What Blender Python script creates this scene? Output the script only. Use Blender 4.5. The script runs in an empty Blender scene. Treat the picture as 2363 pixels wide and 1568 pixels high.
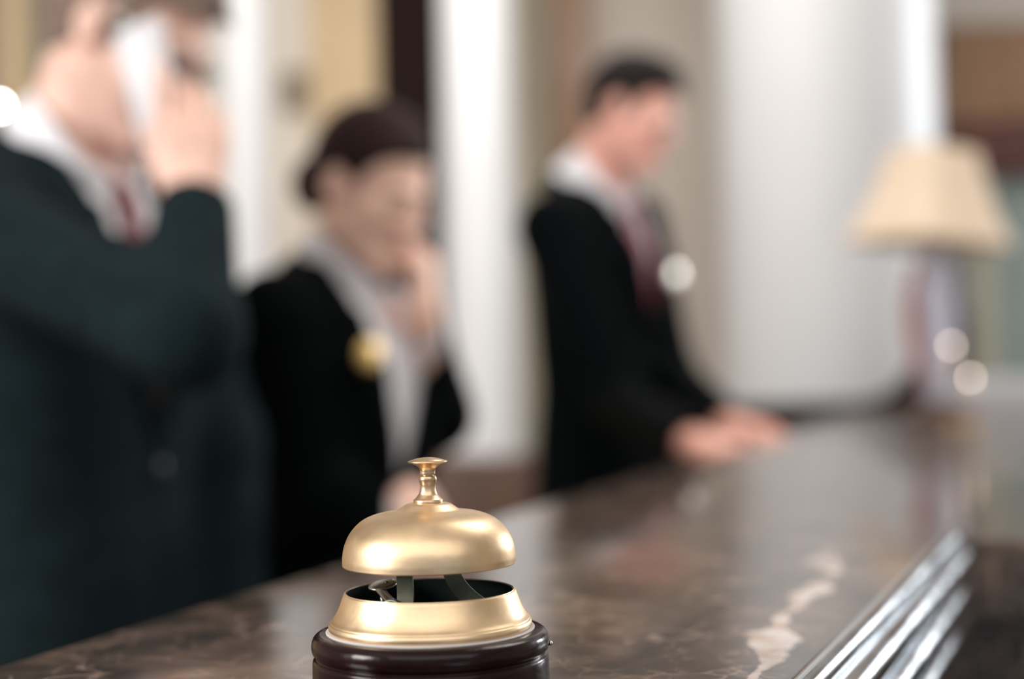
import bpy, bmesh, math, random
import numpy as np
from mathutils import Vector, Matrix

random.seed(7)
SC = bpy.context.scene
COL = SC.collection
R = math.radians

# ------------------------------------------------------------------ camera
CAM_Z = 1.20
FPX = 50.0 / 36.0 * 2363
PITCH, ROLL = R(1.5), R(1.2)
cd = bpy.data.cameras.new('camera')
cam = bpy.data.objects.new('camera', cd)
COL.objects.link(cam)
cd.lens = 50; cd.sensor_width = 36; cd.clip_start = 0.02; cd.clip_end = 60
fwd = Vector((0, math.cos(PITCH), math.sin(PITCH)))
rt = Vector((1, 0, 0)); upv = rt.cross(fwd)
rt2 = rt * math.cos(ROLL) - upv * math.sin(ROLL)
up2 = upv * math.cos(ROLL) + rt * math.sin(ROLL)
M = Matrix((rt2, up2, -fwd)).transposed().to_4x4()
M.translation = Vector((0, 0, CAM_Z))
cam.matrix_world = M
SC.camera = cam
cd.dof.use_dof = True
cd.dof.focus_distance = 0.532
cd.dof.aperture_fstop = 3.1
cd.dof.aperture_blades = 0

def at(px, py, Y):
    """pixel of the 2363x1568 frame -> point of the room at depth Y"""
    d = rt2 * ((px - 1181.5) / FPX) + up2 * ((784 - py) / FPX) + fwd
    d = d * (Y / d.y)
    return Vector((d.x, d.y, CAM_Z + d.z))

def on(px, py, z):
    d = rt2 * ((px - 1181.5) / FPX) + up2 * ((784 - py) / FPX) + fwd
    d = d * ((z - CAM_Z) / d.z)
    return Vector((d.x, d.y, z))

# ------------------------------------------------------------------ world, light, exposure
w = bpy.data.worlds.new('world'); SC.world = w; w.use_nodes = True
bg = w.node_tree.nodes['Background']
bg.inputs[0].default_value = (0.86, 0.93, 1.0, 1); bg.inputs[1].default_value = 0.26
def area(name, loc, target, sx, sy, power, col):
    l = bpy.data.lights.new(name, 'AREA'); l.shape = 'RECTANGLE'; l.size = sx; l.size_y = sy
    l.energy = power; l.color = col
    o = bpy.data.objects.new(name, l); COL.objects.link(o); o.location = loc
    o.rotation_euler = (Vector(target) - Vector(loc)).to_track_quat('-Z', 'Y').to_euler()
    return o
area('assumed_light_left', (-2.6, -0.5, 2.1), (0, .7, 1.15), 0.95, 0.95, 64, (1, .96, .92))  # assumed daylight from the left, a free-floating panel with no window built
area('assumed_light_right', (4.4, 5.2, 2.15), (0.6, 3.4, 1.3), 1.15, 1.25, 80, (.92, .96, 1))  # assumed daylight from the far right, panel only, the wall has no window
area('added_overhead_light_back', (-.4, 3.9, 3.1), (-.4, 5.2, 0.8), 2.8, 1.2, 40, (1, .95, .9))  # added overhead panel brightening back wall and columns, no fixture built
area('added_overhead_light_front', (0.2, -1.1, 3.2), (0.2, .8, 1.0), 4.2, 2.8, 46, (1, .95, .9))  # added broad overhead fill for bell, counter and staff, no fixture built
area('staff_fill_light', (1.0, 1.9, 3.1), (-.1, 2.4, 1.45), 1.1, 1.1, 24, (1, .95, .9))  # added fill that brightens the staff's faces, no ceiling fixture
SC.view_settings.view_transform = 'Standard'
SC.view_settings.look = 'None'
SC.view_settings.exposure = 0.52
SC.view_settings.gamma = 1
SC.view_settings.use_curve_mapping = False
SC.cycles.use_denoising = True
SC.cycles.max_bounces = 8
SC.cycles.sample_clamp_indirect = 6

# ------------------------------------------------------------------ materials
def mat(name, col, rough=.5, metal=0, spec=.5, noise=0, nscale=8, bump=0, bscale=60, sheen=0, coat=0, sss=0, trans=0, emit=None, estr=0, rnoise=0):
    m = bpy.data.materials.new(name); m.use_nodes = True
    nt = m.node_tree; b = nt.nodes['Principled BSDF']
    b.inputs['Base Color'].default_value = (*col, 1)
    b.inputs['Roughness'].default_value = rough; b.inputs['Metallic'].default_value = metal
    b.inputs['Specular IOR Level'].default_value = spec
    b.inputs['Sheen Weight'].default_value = sheen
    b.inputs['Coat Weight'].default_value = coat; b.inputs['Coat Roughness'].default_value = .08
    if sss:
        b.inputs['Subsurface Weight'].default_value = sss; b.inputs['Subsurface Radius'].default_value = (.012, .005, .003)
        b.inputs['Subsurface Scale'].default_value = 1
    b.inputs['Transmission Weight'].default_value = trans
    if emit: b.inputs['Emission Color'].default_value = (*emit, 1); b.inputs['Emission Strength'].default_value = estr
    tc = nt.nodes.new('ShaderNodeTexCoord')
    if noise or rnoise:
        n = nt.nodes.new('ShaderNodeTexNoise'); n.inputs['Scale'].default_value = nscale; n.inputs['Detail'].default_value = 6
        nt.links.new(tc.outputs['Object'], n.inputs['Vector'])
        if noise:
            r = nt.nodes.new('ShaderNodeMapRange'); r.inputs['From Min'].default_value = .3; r.inputs['From Max'].default_value = .7
            r.inputs['To Min'].default_value = 1 - noise; r.inputs['To Max'].default_value = 1 + noise
            nt.links.new(n.outputs['Fac'], r.inputs['Value'])
            mx = nt.nodes.new('ShaderNodeVectorMath'); mx.operation = 'SCALE'; mx.inputs[0].default_value = col
            nt.links.new(r.outputs[0], mx.inputs['Scale']); nt.links.new(mx.outputs[0], b.inputs['Base Color'])
        if rnoise:
            r = nt.nodes.new('ShaderNodeMapRange'); r.inputs['From Min'].default_value = .3; r.inputs['From Max'].default_value = .7
            r.inputs['To Min'].default_value = max(0, rough - rnoise); r.inputs['To Max'].default_value = rough + rnoise
            nt.links.new(n.outputs['Fac'], r.inputs['Value']); nt.links.new(r.outputs[0], b.inputs['Roughness'])
    if bump:
        n2 = nt.nodes.new('ShaderNodeTexNoise'); n2.inputs['Scale'].default_value = bscale; n2.inputs['Detail'].default_value = 5
        nt.links.new(tc.outputs['Object'], n2.inputs['Vector'])
        bp = nt.nodes.new('ShaderNodeBump'); bp.inputs['Strength'].default_value = bump; bp.inputs['Distance'].default_value = .002
        nt.links.new(n2.outputs['Fac'], bp.inputs['Height']); nt.links.new(bp.outputs[0], b.inputs['Normal'])
    return m

def wood(name, c1, c2, rough=.4, scale=3, coat=0):
    m = bpy.data.materials.new(name); m.use_nodes = True; nt = m.node_tree; b = nt.nodes['Principled BSDF']
    tc = nt.nodes.new('ShaderNodeTexCoord'); mp = nt.nodes.new('ShaderNodeMapping'); mp.inputs['Scale'].default_value = (8, 8, .7)
    n = nt.nodes.new('ShaderNodeTexNoise'); n.inputs['Scale'].default_value = scale; n.inputs['Detail'].default_value = 8; n.inputs['Distortion'].default_value = .6
    cr = nt.nodes.new('ShaderNodeValToRGB'); cr.color_ramp.elements[0].color = (*c1, 1); cr.color_ramp.elements[1].color = (*c2, 1)
    cr.color_ramp.elements[0].position = .35; cr.color_ramp.elements[1].position = .68
    nt.links.new(tc.outputs['Object'], mp.inputs['Vector']); nt.links.new(mp.outputs[0], n.inputs['Vector'])
    nt.links.new(n.outputs['Fac'], cr.inputs[0]); nt.links.new(cr.outputs[0], b.inputs['Base Color'])
    b.inputs['Roughness'].default_value = rough; b.inputs['Coat Weight'].default_value = coat; b.inputs['Coat Roughness'].default_value = .05
    return m

def marble(name, vein_line=None, rough=.12, dark=1.0):
    """dark brown marble: cloudy body, fine pale cracks, pale flecks and one broad pale vein"""
    m = bpy.data.materials.new(name); m.use_nodes = True; nt = m.node_tree; N = nt.nodes; L = nt.links; b = N['Principled BSDF']
    tc = N.new('ShaderNodeTexCoord')
    def noise(scale, detail=8, dist=0, vec=None):
        n = N.new('ShaderNodeTexNoise'); n.inputs['Scale'].default_value = scale; n.inputs['Detail'].default_value = detail
        n.inputs['Distortion'].default_value = dist; L.new(vec or tc.outputs['Object'], n.inputs['Vector']); return n
    def ramp(src, stops):
        r = N.new('ShaderNodeValToRGB'); e = r.color_ramp.elements
        while len(e) < len(stops): e.new(.5)
        for i, (p, c) in enumerate(stops): e[i].position = p; e[i].color = (*c, 1) if isinstance(c, tuple) else (c, c, c, 1)
        L.new(src, r.inputs[0]); return r
    def mix(fac, a, bcol):
        x = N.new('ShaderNodeMix'); x.data_type = 'RGBA'
        L.new(fac, x.inputs[0])
        for sock, v in ((x.inputs[6], a), (x.inputs[7], bcol)):
            if isinstance(v, tuple): sock.default_value = (*v, 1)
            else: L.new(v, sock)
        return x.outputs[2]
    def mth(op, a, bv=None):
        x = N.new('ShaderNodeMath'); x.operation = op
        for i, v in enumerate((a, bv)):
            if v is None: continue
            if isinstance(v, (int, float)): x.inputs[i].default_value = v
            else: L.new(v, x.inputs[i])
        return x.outputs[0]
    d = dark
    base = ramp(noise(16, 9, .8).outputs['Fac'], [(.3, (.018*d, .014*d, .012*d)), (.48, (.055*d, .040*d, .033*d)), (.6, (.10*d, .068*d, .052*d)), (.75, (.19*d, .13*d, .10*d))])
    # warp for the cracks
    wn = noise(22, 5)
    wv = N.new('ShaderNodeVectorMath'); wv.operation = 'SCALE'; L.new(wn.outputs['Color'], wv.inputs[0]); wv.inputs['Scale'].default_value = .045
    ad = N.new('ShaderNodeVectorMath'); ad.operation = 'ADD'; L.new(tc.outputs['Object'], ad.inputs[0]); L.new(wv.outputs[0], ad.inputs[1])
    col = base.outputs[0]
    for sc, wd, c, thr in ((14, .010, (.42, .33, .27), .50), (37, .03, (.33, .23, .18), .47), (90, .05, (.24, .17, .135), .5)):
        v = N.new('ShaderNodeTexVoronoi'); v.feature = 'DISTANCE_TO_EDGE'; v.inputs['Scale'].default_value = sc; L.new(ad.outputs[0], v.inputs['Vector'])
        cr = ramp(v.outputs['Distance'], [(0, 1.0), (wd, .25), (wd * 2.2, 0.0)])
        mask = ramp(noise(sc * .55, 3).outputs['Fac'], [(thr, 0.0), (thr + .14, 1.0)])
        col = mix(mth('MULTIPLY', cr.outputs[0], mask.outputs[0]), col, c)
    fl = ramp(noise(48, 4, .5).outputs['Fac'], [(.69, 0.0), (.76, .75)])
    col = mix(fl.outputs[0], col, (.62, .56, .52))
    if vein_line:
        (x0, y0), (x1, y1) = vein_line
        sx = N.new('ShaderNodeSeparateXYZ'); L.new(tc.outputs['Object'], sx.inputs[0])
        dx, dy = x1 - x0, y1 - y0; ln = math.hypot(dx, dy); nx, ny = dy / ln, -dx / ln
        perp = mth('ADD', mth('MULTIPLY', sx.outputs[0], nx), mth('MULTIPLY', sx.outputs[1], ny))
        perp = mth('SUBTRACT', perp, x0 * nx + y0 * ny)
        wob = mth('MULTIPLY', mth('SUBTRACT', noise(7, 6).outputs['Fac'], .5), .085)
        q = mth('ABSOLUTE', mth('ADD', perp, wob))
        wid = mth('ADD', mth('MULTIPLY', noise(15, 4).outputs['Fac'], .042), -.0140)
        band = mth('SUBTRACT', 1.0, mth('DIVIDE', q, mth('MAXIMUM', wid, .0006)))
        bandr = ramp(band, [(0.0, 0.0), (.25, .9), (1.0, 1.0)])
        vc = ramp(noise(60, 6).outputs['Fac'], [(.35, (.42, .27, .19)), (.6, (.66, .58, .54))])
        endm = ramp(mth('ADD', sx.outputs[1], 0.0), [(.0, 1.0), (.86, 1.0), (.98, 0.0)])
        col = mix(mth('MULTIPLY', bandr.outputs[0], endm.outputs[0]), col, vc.outputs[0])
    L.new(col, b.inputs['Base Color'])
    b.inputs['Roughness'].default_value = rough
    b.inputs['Specular IOR Level'].default_value = .55
    return m

BRASS = mat('brass', (.82, .615, .395), .40, 1, noise=.08, nscale=70, rnoise=.05, bump=.03, bscale=400)
BRASS_D = mat('aged_brass', (.72, .52, .33), .36, 1, noise=.2, nscale=160, rnoise=.06)
STEEL_D = mat('dull_steel', (.10, .10, .075), .34, 1, noise=.25, nscale=120)
STEEL_L = mat('zinc_steel', (.52, .53, .48), .3, 1, noise=.15, nscale=90)
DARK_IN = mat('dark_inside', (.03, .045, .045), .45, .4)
LACQ = mat('black_cherry_lacquer', (.010, .0018, .003), .2, 0, .2, noise=.5, nscale=40, coat=.1, bump=.12, bscale=160, rnoise=.06)
CHROME = mat('polished_grey_metal', (.50, .53, .56), .2, 1, noise=.05, nscale=25, rnoise=.05)
FELT = mat('glue_ring', (.55, .52, .52), .5)
SUIT_B = mat('charcoal_teal_wool', (.0070, .015, .0185), .9, 0, .12, noise=.25, nscale=30, bump=.25, bscale=500)
SUIT_K = mat('black_wool', (.0014, .0025, .0032), .9, 0, .06, noise=.25, nscale=30, bump=.25, bscale=500)
SHIRT = mat('white_cotton', (.88, .88, .93), .7, bump=.1, bscale=400)
SHIRT_G = mat('pale_grey_cotton', (.62, .66, .74), .7, bump=.1, bscale=400)
TIE_R = mat('dark_red_silk', (.16, .008, .016), .45, noise=.2, nscale=60)
TIE_B = mat('burgundy_silk', (.33, .09, .13), .45, noise=.3, nscale=60)
SKIN = mat('fair_skin', (.86, .56, .46), .5, noise=.06, nscale=20, bump=.06, bscale=250, sss=.25)
SKIN_R = mat('rosy_skin', (.88, .46, .37), .5, noise=.06, nscale=20, bump=.06, bscale=250, sss=.25)
SKIN_W = mat('warm_skin', (.95, .62, .50), .5, noise=.06, nscale=20, bump=.06, bscale=250, sss=.25)
LIP = mat('lips', (.45, .12, .11), .4)
HAIR_L = mat('light_brown_hair', (.20, .135, .105), .55, noise=.3, nscale=90, bump=.6, bscale=260)
HAIR_D = mat('dark_brown_hair', (.012, .008, .008), .7, 0, .2, noise=.4, nscale=90, bump=.6, bscale=260)
HAIR_W = mat('brown_hair', (.022, .009, .008), .7, 0, .2, noise=.4, nscale=90, bump=.6, bscale=260)
EYE = mat('eye_white', (.75, .72, .70), .2)
IRIS = mat('iris', (.05, .03, .02), .15)
PHONE_W = mat('pale_plastic', (.72, .72, .76), .45)
PHONE_K = mat('dark_plastic', (.03, .035, .045), .3)
GLASSM = mat('lens_glass', (.9, .95, .95), .02, trans=1.0)
GOLD = mat('gold_plate', (.86, .60, .24), .32, 1)
SILV = mat('pale_metal_plate', (.75, .70, .62), .3, 1)
BUTTON = mat('dark_button', (.03, .04, .05), .25, coat=.5)
SHOE = mat('black_leather', (.012, .012, .013), .3, coat=.3)
WHITE = mat('white_gloss_paint', (.66, .67, .69), .42, noise=.02, nscale=3)
WALLC = mat('beige_plaster', (.44, .385, .335), .8, noise=.05, nscale=2)
TANW = mat('golden_plaster', (.86, .66, .42), .8, noise=.08, nscale=2)
CREAM = mat('cream_plaster', (.84, .77, .67), .8, noise=.04, nscale=2)
OLIVE = mat('olive_plaster', (.30, .27, .20), .8, noise=.08, nscale=3)
CEILM = mat('ceiling_white', (.8, .79, .77), .8)
FLOORM = mat('stone_floor', (.30, .26, .22), .25, noise=.2, nscale=3)
DWOOD = wood('dark_walnut', (.010, .004, .003), (.018, .007, .005), .75, 3, 0)
DWOOD.node_tree.nodes['Principled BSDF'].inputs['Specular IOR Level'].default_value = .15
MWOOD = wood('mid_brown_wood', (.17, .085, .04), (.30, .16, .085), .45, 3, .1)
PWOOD = wood('brown_pedestal_wood', (.07, .035, .022), (.12, .06, .04), .5, 3, .05)
RWOOD = wood('red_brown_wood', (.055, .012, .008), (.11, .028, .018), .4, 3, .2)
SHADE = mat('beige_lampshade_cloth', (.78, .63, .48), .85, noise=.04, nscale=40, bump=.2, bscale=300)
SHADE_P = mat('pale_lampshade_cloth', (.82, .78, .70), .85, bump=.2, bscale=300)
LAMPB = mat('pale_lilac_glass', (.62, .62, .74), .12, coat=.6)
LAMPO = mat('orange_red_glaze', (.55, .12, .06), .2, coat=.5)
BRONZE = mat('dark_bronze', (.16, .11, .09), .4, 1)
NAVY = mat('navy_glaze', (.02, .025, .07), .2, coat=.5)
GREYG = mat('grey_green_panel', (.20, .235, .215), .4, noise=.2, nscale=2)
LEDGE = mat('pale_stone', (.60, .60, .64), .3, noise=.06, nscale=6)

# ------------------------------------------------------------------ mesh helpers
def link(name, me, m, parent=None, smooth=True):
    if m is not None:
        for x in (m if isinstance(m, (list, tuple)) else [m]): me.materials.append(x)
    if smooth: me.shade_smooth()
    o = bpy.data.objects.new(name, me); COL.objects.link(o)
    if parent is not None:
        o.parent = parent
    return o
def root(name, loc, label, cat, group=None):
    o = bpy.data.objects.new(name, None); COL.objects.link(o); o.location = loc; o.empty_display_size = .05
    o['label'] = label; o['category'] = cat
    if group: o['group'] = group
    return o
def tag(o, label, cat, group=None):
    o['label'] = label; o['category'] = cat
    if group: o['group'] = group
    return o
def struct(o):
    o['kind'] = 'structure'; return o
def rebase(me, loc):
    me.transform(Matrix.Translation(-Vector(loc)))
def bm_out(name, bm, m, parent=None, smooth=True, base=None, angle=None):
    bmesh.ops.recalc_face_normals(bm, faces=bm.faces)
    me = bpy.data.meshes.new(name); bm.to_mesh(me); bm.free()
    if base is None and parent is not None: base = parent.location
    if base is not None: rebase(me, base)
    o = link(name, me, m, parent, smooth)
    if smooth and angle: 
        me.set_sharp_from_angle(angle=R(angle))
    if parent is None and base is not None: o.location = base
    return o
def box_bm(x0, x1, y0, y1, z0, z1, bev=0):
    bm = bmesh.new(); r = bmesh.ops.create_cube(bm, size=1)
    for v in bm.verts:
        v.co = Vector((x0 + (v.co.x + .5) * (x1 - x0), y0 + (v.co.y + .5) * (y1 - y0), z0 + (v.co.z + .5) * (z1 - z0)))
    if bev: bmesh.ops.bevel(bm, geom=list(bm.edges), offset=bev, segments=3, affect='EDGES', profile=.5)
    return bm
def box(name, m, x0, x1, y0, y1, z0, z1, bev=0, parent=None):
    bm = box_bm(x0, x1, y0, y1, z0, z1, bev)
    base = None if parent else ((x0 + x1) / 2, (y0 + y1) / 2, z0)
    return bm_out(name, bm, m, parent, smooth=bool(bev), base=base, angle=40)
def lathe_bm(prof, seg=96, c=(0, 0, 0), close=False):
    bm = bmesh.new(); rings = []
    for r, z in prof:
        if r < 1e-6: rings.append([bm.verts.new((c[0], c[1], c[2] + z))])
        else: rings.append([bm.verts.new((c[0] + r * math.cos(2 * math.pi * i / seg), c[1] + r * math.sin(2 * math.pi * i / seg), c[2] + z)) for i in range(seg)])
    pairs = list(zip(rings[:-1], rings[1:]))
    if close: pairs.append((rings[-1], rings[0]))
    for a, b in pairs:
        for i in range(seg):
            j = (i + 1) % seg
            f = [a[i % len(a)], a[j % len(a)], b[j % len(b)], b[i % len(b)]]
            u = []
            for v in f:
                if v not in u: u.append(v)
            if len(u) > 2: bm.faces.new(u)
    return bm
def spline(pts, n=8):
    """Catmull-Rom through 2D/3D points"""
    P = [Vector(p) for p in pts]; P = [P[0] * 2 - P[1]] + P + [P[-1] * 2 - P[-2]]; out = []
    for i in range(1, len(P) - 2):
        for k in range(n):
            t = k / n; a, b, c, d = P[i - 1:i + 3]
            out.append(.5 * ((2 * b) + (c - a) * t + (2 * a - 5 * b + 4 * c - d) * t * t + (3 * b - a - 3 * c + d) * t ** 3))
    out.append(P[-2]); return out
def strip_bm(path, side, wd, th):
    """flat bar: path points, side vector, width, thickness"""
    bm = bmesh.new(); side = Vector(side).normalized(); rings = []
    for i, p in enumerate(path):
        t = (path[min(i + 1, len(path) - 1)] - path[max(i - 1, 0)]).normalized(); n = t.cross(side).normalized()
        rings.append([bm.verts.new(p + side * a * wd / 2 + n * b * th / 2) for a, b in ((-1, -1), (1, -1), (1, 1), (-1, 1))])
    for a, b in zip(rings[:-1], rings[1:]):
        for i in range(4): bm.faces.new((a[i], a[(i + 1) % 4], b[(i + 1) % 4], b[i]))
    bm.faces.new(rings[0]); bm.faces.new(rings[-1][::-1]); return bm
def tube_bm(path, rad, seg=12, bm=None):
    bm = bm or bmesh.new(); rings = []; path = [Vector(p) for p in path]
    ref = None
    for i, p in enumerate(path):
        t = (path[min(i + 1, len(path) - 1)] - path[max(i - 1, 0)]).normalized()
        if ref is None: ref = t.orthogonal().normalized()
        ref = (ref - t * ref.dot(t)).normalized(); b2 = t.cross(ref); r = rad[i] if isinstance(rad, (list, tuple)) else rad
        rings.append([bm.verts.new(p + (ref * math.cos(2 * math.pi * k / seg) + b2 * math.sin(2 * math.pi * k / seg)) * r) for k in range(seg)])
    for a, b in zip(rings[:-1], rings[1:]):
        for i in range(seg): bm.faces.new((a[i], a[(i + 1) % seg], b[(i + 1) % seg], b[i]))
    bm.faces.new(rings[0][::-1]); bm.faces.new(rings[-1]); return bm
def ball_bm(c, r, bm=None, seg=20):
    bm = bm or bmesh.new()
    rr = r if isinstance(r, (tuple, list)) else (r, r, r)
    bmesh.ops.create_uvsphere(bm, u_segments=seg, v_segments=seg // 2, radius=1, matrix=Matrix.Translation(Vector(c)) @ Matrix.Diagonal((*rr, 1)))
    return bm
def prism_bm(poly, z0, z1, bev=0, seg=3):
    bm = bmesh.new(); lo = [bm.verts.new((x, y, z0)) for x, y in poly]; hi = [bm.verts.new((x, y, z1)) for x, y in poly]
    n = len(poly); bot = bm.faces.new(lo[::-1]); top = bm.faces.new(hi)
    for i in range(n): bm.faces.new((lo[i], lo[(i + 1) % n], hi[(i + 1) % n], hi[i]))
    if bev: bmesh.ops.bevel(bm, geom=list(top.edges) + list(bot.edges), offset=bev, segments=seg, affect='EDGES', profile=.5)
    return bm

# ------------------------------------------------------------------ the counter
ZT = 1.08
def xy(p): return (p.x, p.y)
LA = on(0, 1535, ZT); LB = on(1790, 1002, ZT)              # two points of the staff side edge
dL = (LB - LA).normalized()
RA = on(1838, 1568, ZT); RB = on(2172, 1246, ZT)           # guests' side edge up to the corner
dR = (RB - RA).normalized()
L0 = LA - dL * .45; L1 = LA + dL * ((4.4 - LA.y) / dL.y)
R0 = RA - dR * .40
corner = RB + dR * .0
arm = Vector((1, -.16, 0)).normalized()
poly = [xy(L0), xy(R0), xy(corner - dR * .012)]
for t in (.25, .5, .75):   # small concave rounding in the corner
    p = corner + (-dR * (1 - t) ** 2 + arm * t ** 2) * .012; poly.append(xy(p))
poly += [xy(corner + arm * .012), xy(corner + arm * 1.5), (corner.x + 1.7, 4.4), xy(L1)]
VEIN = (xy(on(1745, 1568, ZT)), xy(on(1900, 1250, ZT)))
MARB = marble('brown_marble', VEIN)
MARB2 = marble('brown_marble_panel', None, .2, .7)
o = bm_out('countertop', prism_bm(poly, ZT - .055, ZT, .004), MARB, smooth=True, angle=35)
tag(o, 'polished dark brown marble countertop with white veins under the brass bell', 'countertop')
c = Vector((sum(p[0] for p in poly) / len(poly), sum(p[1] for p in poly) / len(poly), 0))
def inset(p, d):
    out = []; n = len(p)
    for i in range(n):
        a, b, e = Vector(p[i - 1]), Vector(p[i]), Vector(p[(i + 1) % n])
        n1 = Vector((-(b - a).y, (b - a).x)).normalized(); n2 = Vector((-(e - b).y, (e - b).x)).normalized()
        m = (n1 + n2); m = m / max(.3, m.dot(n1)) if m.length > 1e-6 else n1
        out.append(tuple(b + m * d))
    return out
pb = [poly[0], poly[1], xy(corner), xy(corner + arm * 1.5), (corner.x + 1.7, 4.4), xy(L1)]
o = bm_out('counter_body', prism_bm(inset(pb, .035), 0, ZT - .055), MARB2, smooth=False)
tag(o, 'dark brown marble counter front below the countertop', 'counter')

# polished metal moulding of stacked ridges along the guests' edge
nR = Vector((dR.y, -dR.x, 0))                     # outward
mo = root('edge_moulding', (*xy(R0), ZT - .055), 'polished grey metal moulding with stacked rounded ridges along counter edge', 'moulding')
P0 = R0; P1 = RB - dR * .004
for off, dz, r in ((.0075, .0010, .0062), (.0135, -.011, .0085), (.0165, -.0290, .0085), (.018, -.0475, .0080)):
    a = Vector((P0.x, P0.y, ZT)) + nR * off + Vector((0, 0, dz)); b = Vector((P1.x, P1.y, ZT)) + nR * off + Vector((0, 0, dz))
    n = 40; path = [a.lerp(b, i / n) for i in range(n + 1)]
    rad = [r] * (n + 1)
    for k in range(1, 7):      # domed end
        q = k / 6; path.append(b + dR * r * math.sin(q * math.pi / 2)); rad.append(max(r * math.cos(q * math.pi / 2), .0004))
    bm_out('ridge', tube_bm(path, rad, 24), CHROME, mo)
bm = strip_bm([Vector((P0.x, P0.y, ZT - .028)) + nR * .004, Vector((P1.x, P1.y, ZT - .028)) + nR * .004], (0, 0, 1), .052, .007)
bm_out('backing_strip', bm, CHROME, mo, smooth=False)

# ------------------------------------------------------------------ the bell
rimc = at(992, 1362, .5388)
BZ = ZT
bell = root('service_bell', (rimc.x, rimc.y, BZ), 'brass reception bell on a black cherry wooden base, on the marble countertop', 'bell')
Bx, By = rimc.x, rimc.y
ZR = ZT + .0403          # height of the bowl's rim
mm = .001
def lp(pts): return [(r * mm, z * mm) for r, z in pts]
def blathe(name, prof, m, parent=bell, seg=128, close=False):
    return bm_out(name, lathe_bm(prof, seg, (Bx, By, ZR), close), m, parent, smooth=True, angle=38)
base_p = [(0, -14.7), (39.6, -14.7)] + [(r, z) for r, z in spline([(39.6, -14.7), (42.2, -15.1), (44.0, -16.6), (44.7, -19.2), (44.4, -21.6), (43.6, -22.7)], 5)][1:]
base_p += [(r, z) for r, z in spline([(43.1, -23.3), (43.2, -23.7), (43.9, -24.3), (44.3, -25.6), (44.4, -30), (44.5, -33)], 5)]
base_p += [(r, z) for r, z in spline([(44.0, -33.6), (44.4, -34.2), (44.9, -35.5), (44.9, -38.5), (44.4, -40.0), (43.4, -40.3)], 5)] + [(0, -40.3)]
wb = blathe('wooden_base', lp(base_p), LACQ)
ring = blathe('glue_ring', lp([(37.0, -14.8), (39.2, -14.8), (39.3, -14.4), (38.9, -14.0), (37.0, -14.0)]), FELT, seg=96)
bowl_o = [tuple(v) for v in spline([(31.9, -.25), (32.4, -.5), (33.2, -2.8), (34.6, -6.4), (36.2, -9.2), (37.3, -10.5)], 6)]
bowl_o += [(37.5, -10.7), (37.55, -11.05)] + [tuple(v) for v in spline([(37.9, -11.3), (38.25, -12.3), (38.2, -13.4), (37.6, -14.5)], 4)]
bowl_i = [(36.9, -14.5), (35.8, -10.6), (34.0, -6.5), (32.4, -2.7), (31.6, -.4)]
blathe('bowl', lp(bowl_o + bowl_i + [(31.6, 0), (31.8, 0)]), BRASS, close=True)
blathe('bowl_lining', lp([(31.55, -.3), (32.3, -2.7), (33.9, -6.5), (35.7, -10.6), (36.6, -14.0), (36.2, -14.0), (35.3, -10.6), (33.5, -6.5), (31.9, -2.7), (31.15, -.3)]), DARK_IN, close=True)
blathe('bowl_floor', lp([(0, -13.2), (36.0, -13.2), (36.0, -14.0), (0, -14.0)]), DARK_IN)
dome_o = [tuple(v) for v in spline([(7.2, 32.7), (8.6, 32.3), (10.2, 31.2), (12.2, 30.0), (15.5, 29.5), (20, 28.7), (25.2, 26.5), (29.4, 22.4), (31.8, 17.6), (32.65, 13.0), (32.7, 10.1)], 8)]
dome_i = [(32.3, 9.7), (31.7, 10.1), (31.5, 12.9), (30.4, 17.0), (28.2, 21.2), (24.2, 25.0), (19.5, 27.2), (12, 28.7), (0, 29)]
blathe('dome', lp([(0, 32.7)] + dome_o + dome_i), BRASS)
blathe('knob_grip', lp([(0, 32.4), (5.5, 32.4), (5.55, 32.6), (5.55, 33.9), (5.4, 34.1)] + [tuple(v) for v in spline([(5.3, 34.15), (4.6, 34.8), (3.6, 36.0), (3.1, 37.6), (3.0, 39.2), (3.3, 40.6), (3.45, 41.6), (3.2, 42.6), (2.8, 43.1)], 6)] + [(0, 43.1)]), BRASS_D, seg=72)
blathe('push_button', lp([(0, 43.1), (2.2, 43.1), (2.2, 43.45), (2.85, 43.5)] + [tuple(v) for v in spline([(2.9, 43.7), (2.95, 45), (3.6, 46.2), (5.0, 47.2), (6.9, 47.8), (7.5, 48.15), (7.35, 48.55)], 6)] +
       [(6.6, 48.75), (6.3, 48.72), (6.1, 48.95), (4.2, 49.5), (2.0, 49.85), (0, 49.95)]), BRASS_D, seg=72)
B = lambda x, y, z: Vector((Bx + x * mm, By + y * mm, ZR + z * mm))
# bowed steel legs under the dome
for pts, sd, m_ in (([(-7, -4, 28), (-8.2, -6, 20), (-8.7, -8, 8), (-8.5, -10, -2), (-9.5, -14, -9), (-13, -20, -13)], (1, -.3, 0), STEEL_D),
                ([(5, -4, 28), (6, -5, 16), (9, -6, 6), (13, -7, 0), (19, -9, -4.5), (27, -12, -8)], (.80, -.10, .55), STEEL_D),
                ):
    bm_out('support_leg', strip_bm([Vector(v) for v in spline([B(*p) for p in pts], 8)], sd, 6.4 * mm, 1.1 * mm), m_, bell, smooth=False)
bm_out('striker_lever', strip_bm([Vector(v) for v in spline([B(-9, -18, -5), B(-12, -13, -3), B(-15, -8, -2), B(-18, 0, -.6), B(-20, 6, .2)], 8)], (.9, .3, .1), 3.4 * mm, .9 * mm), STEEL_L, bell)
pad = lathe_bm([(0, .0006), (.004, .0006), (.0055, .0002), (.0057, -.0005), (0, -.0008)], 40)
pad.transform(Matrix.Translation(B(-18.5, 8, 1.2)) @ Matrix.Rotation(R(12), 4, 'X') @ Matrix.Rotation(R(-8), 4, 'Y'))
bm_out('striker_pad', pad, STEEL_L, bell)
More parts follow.
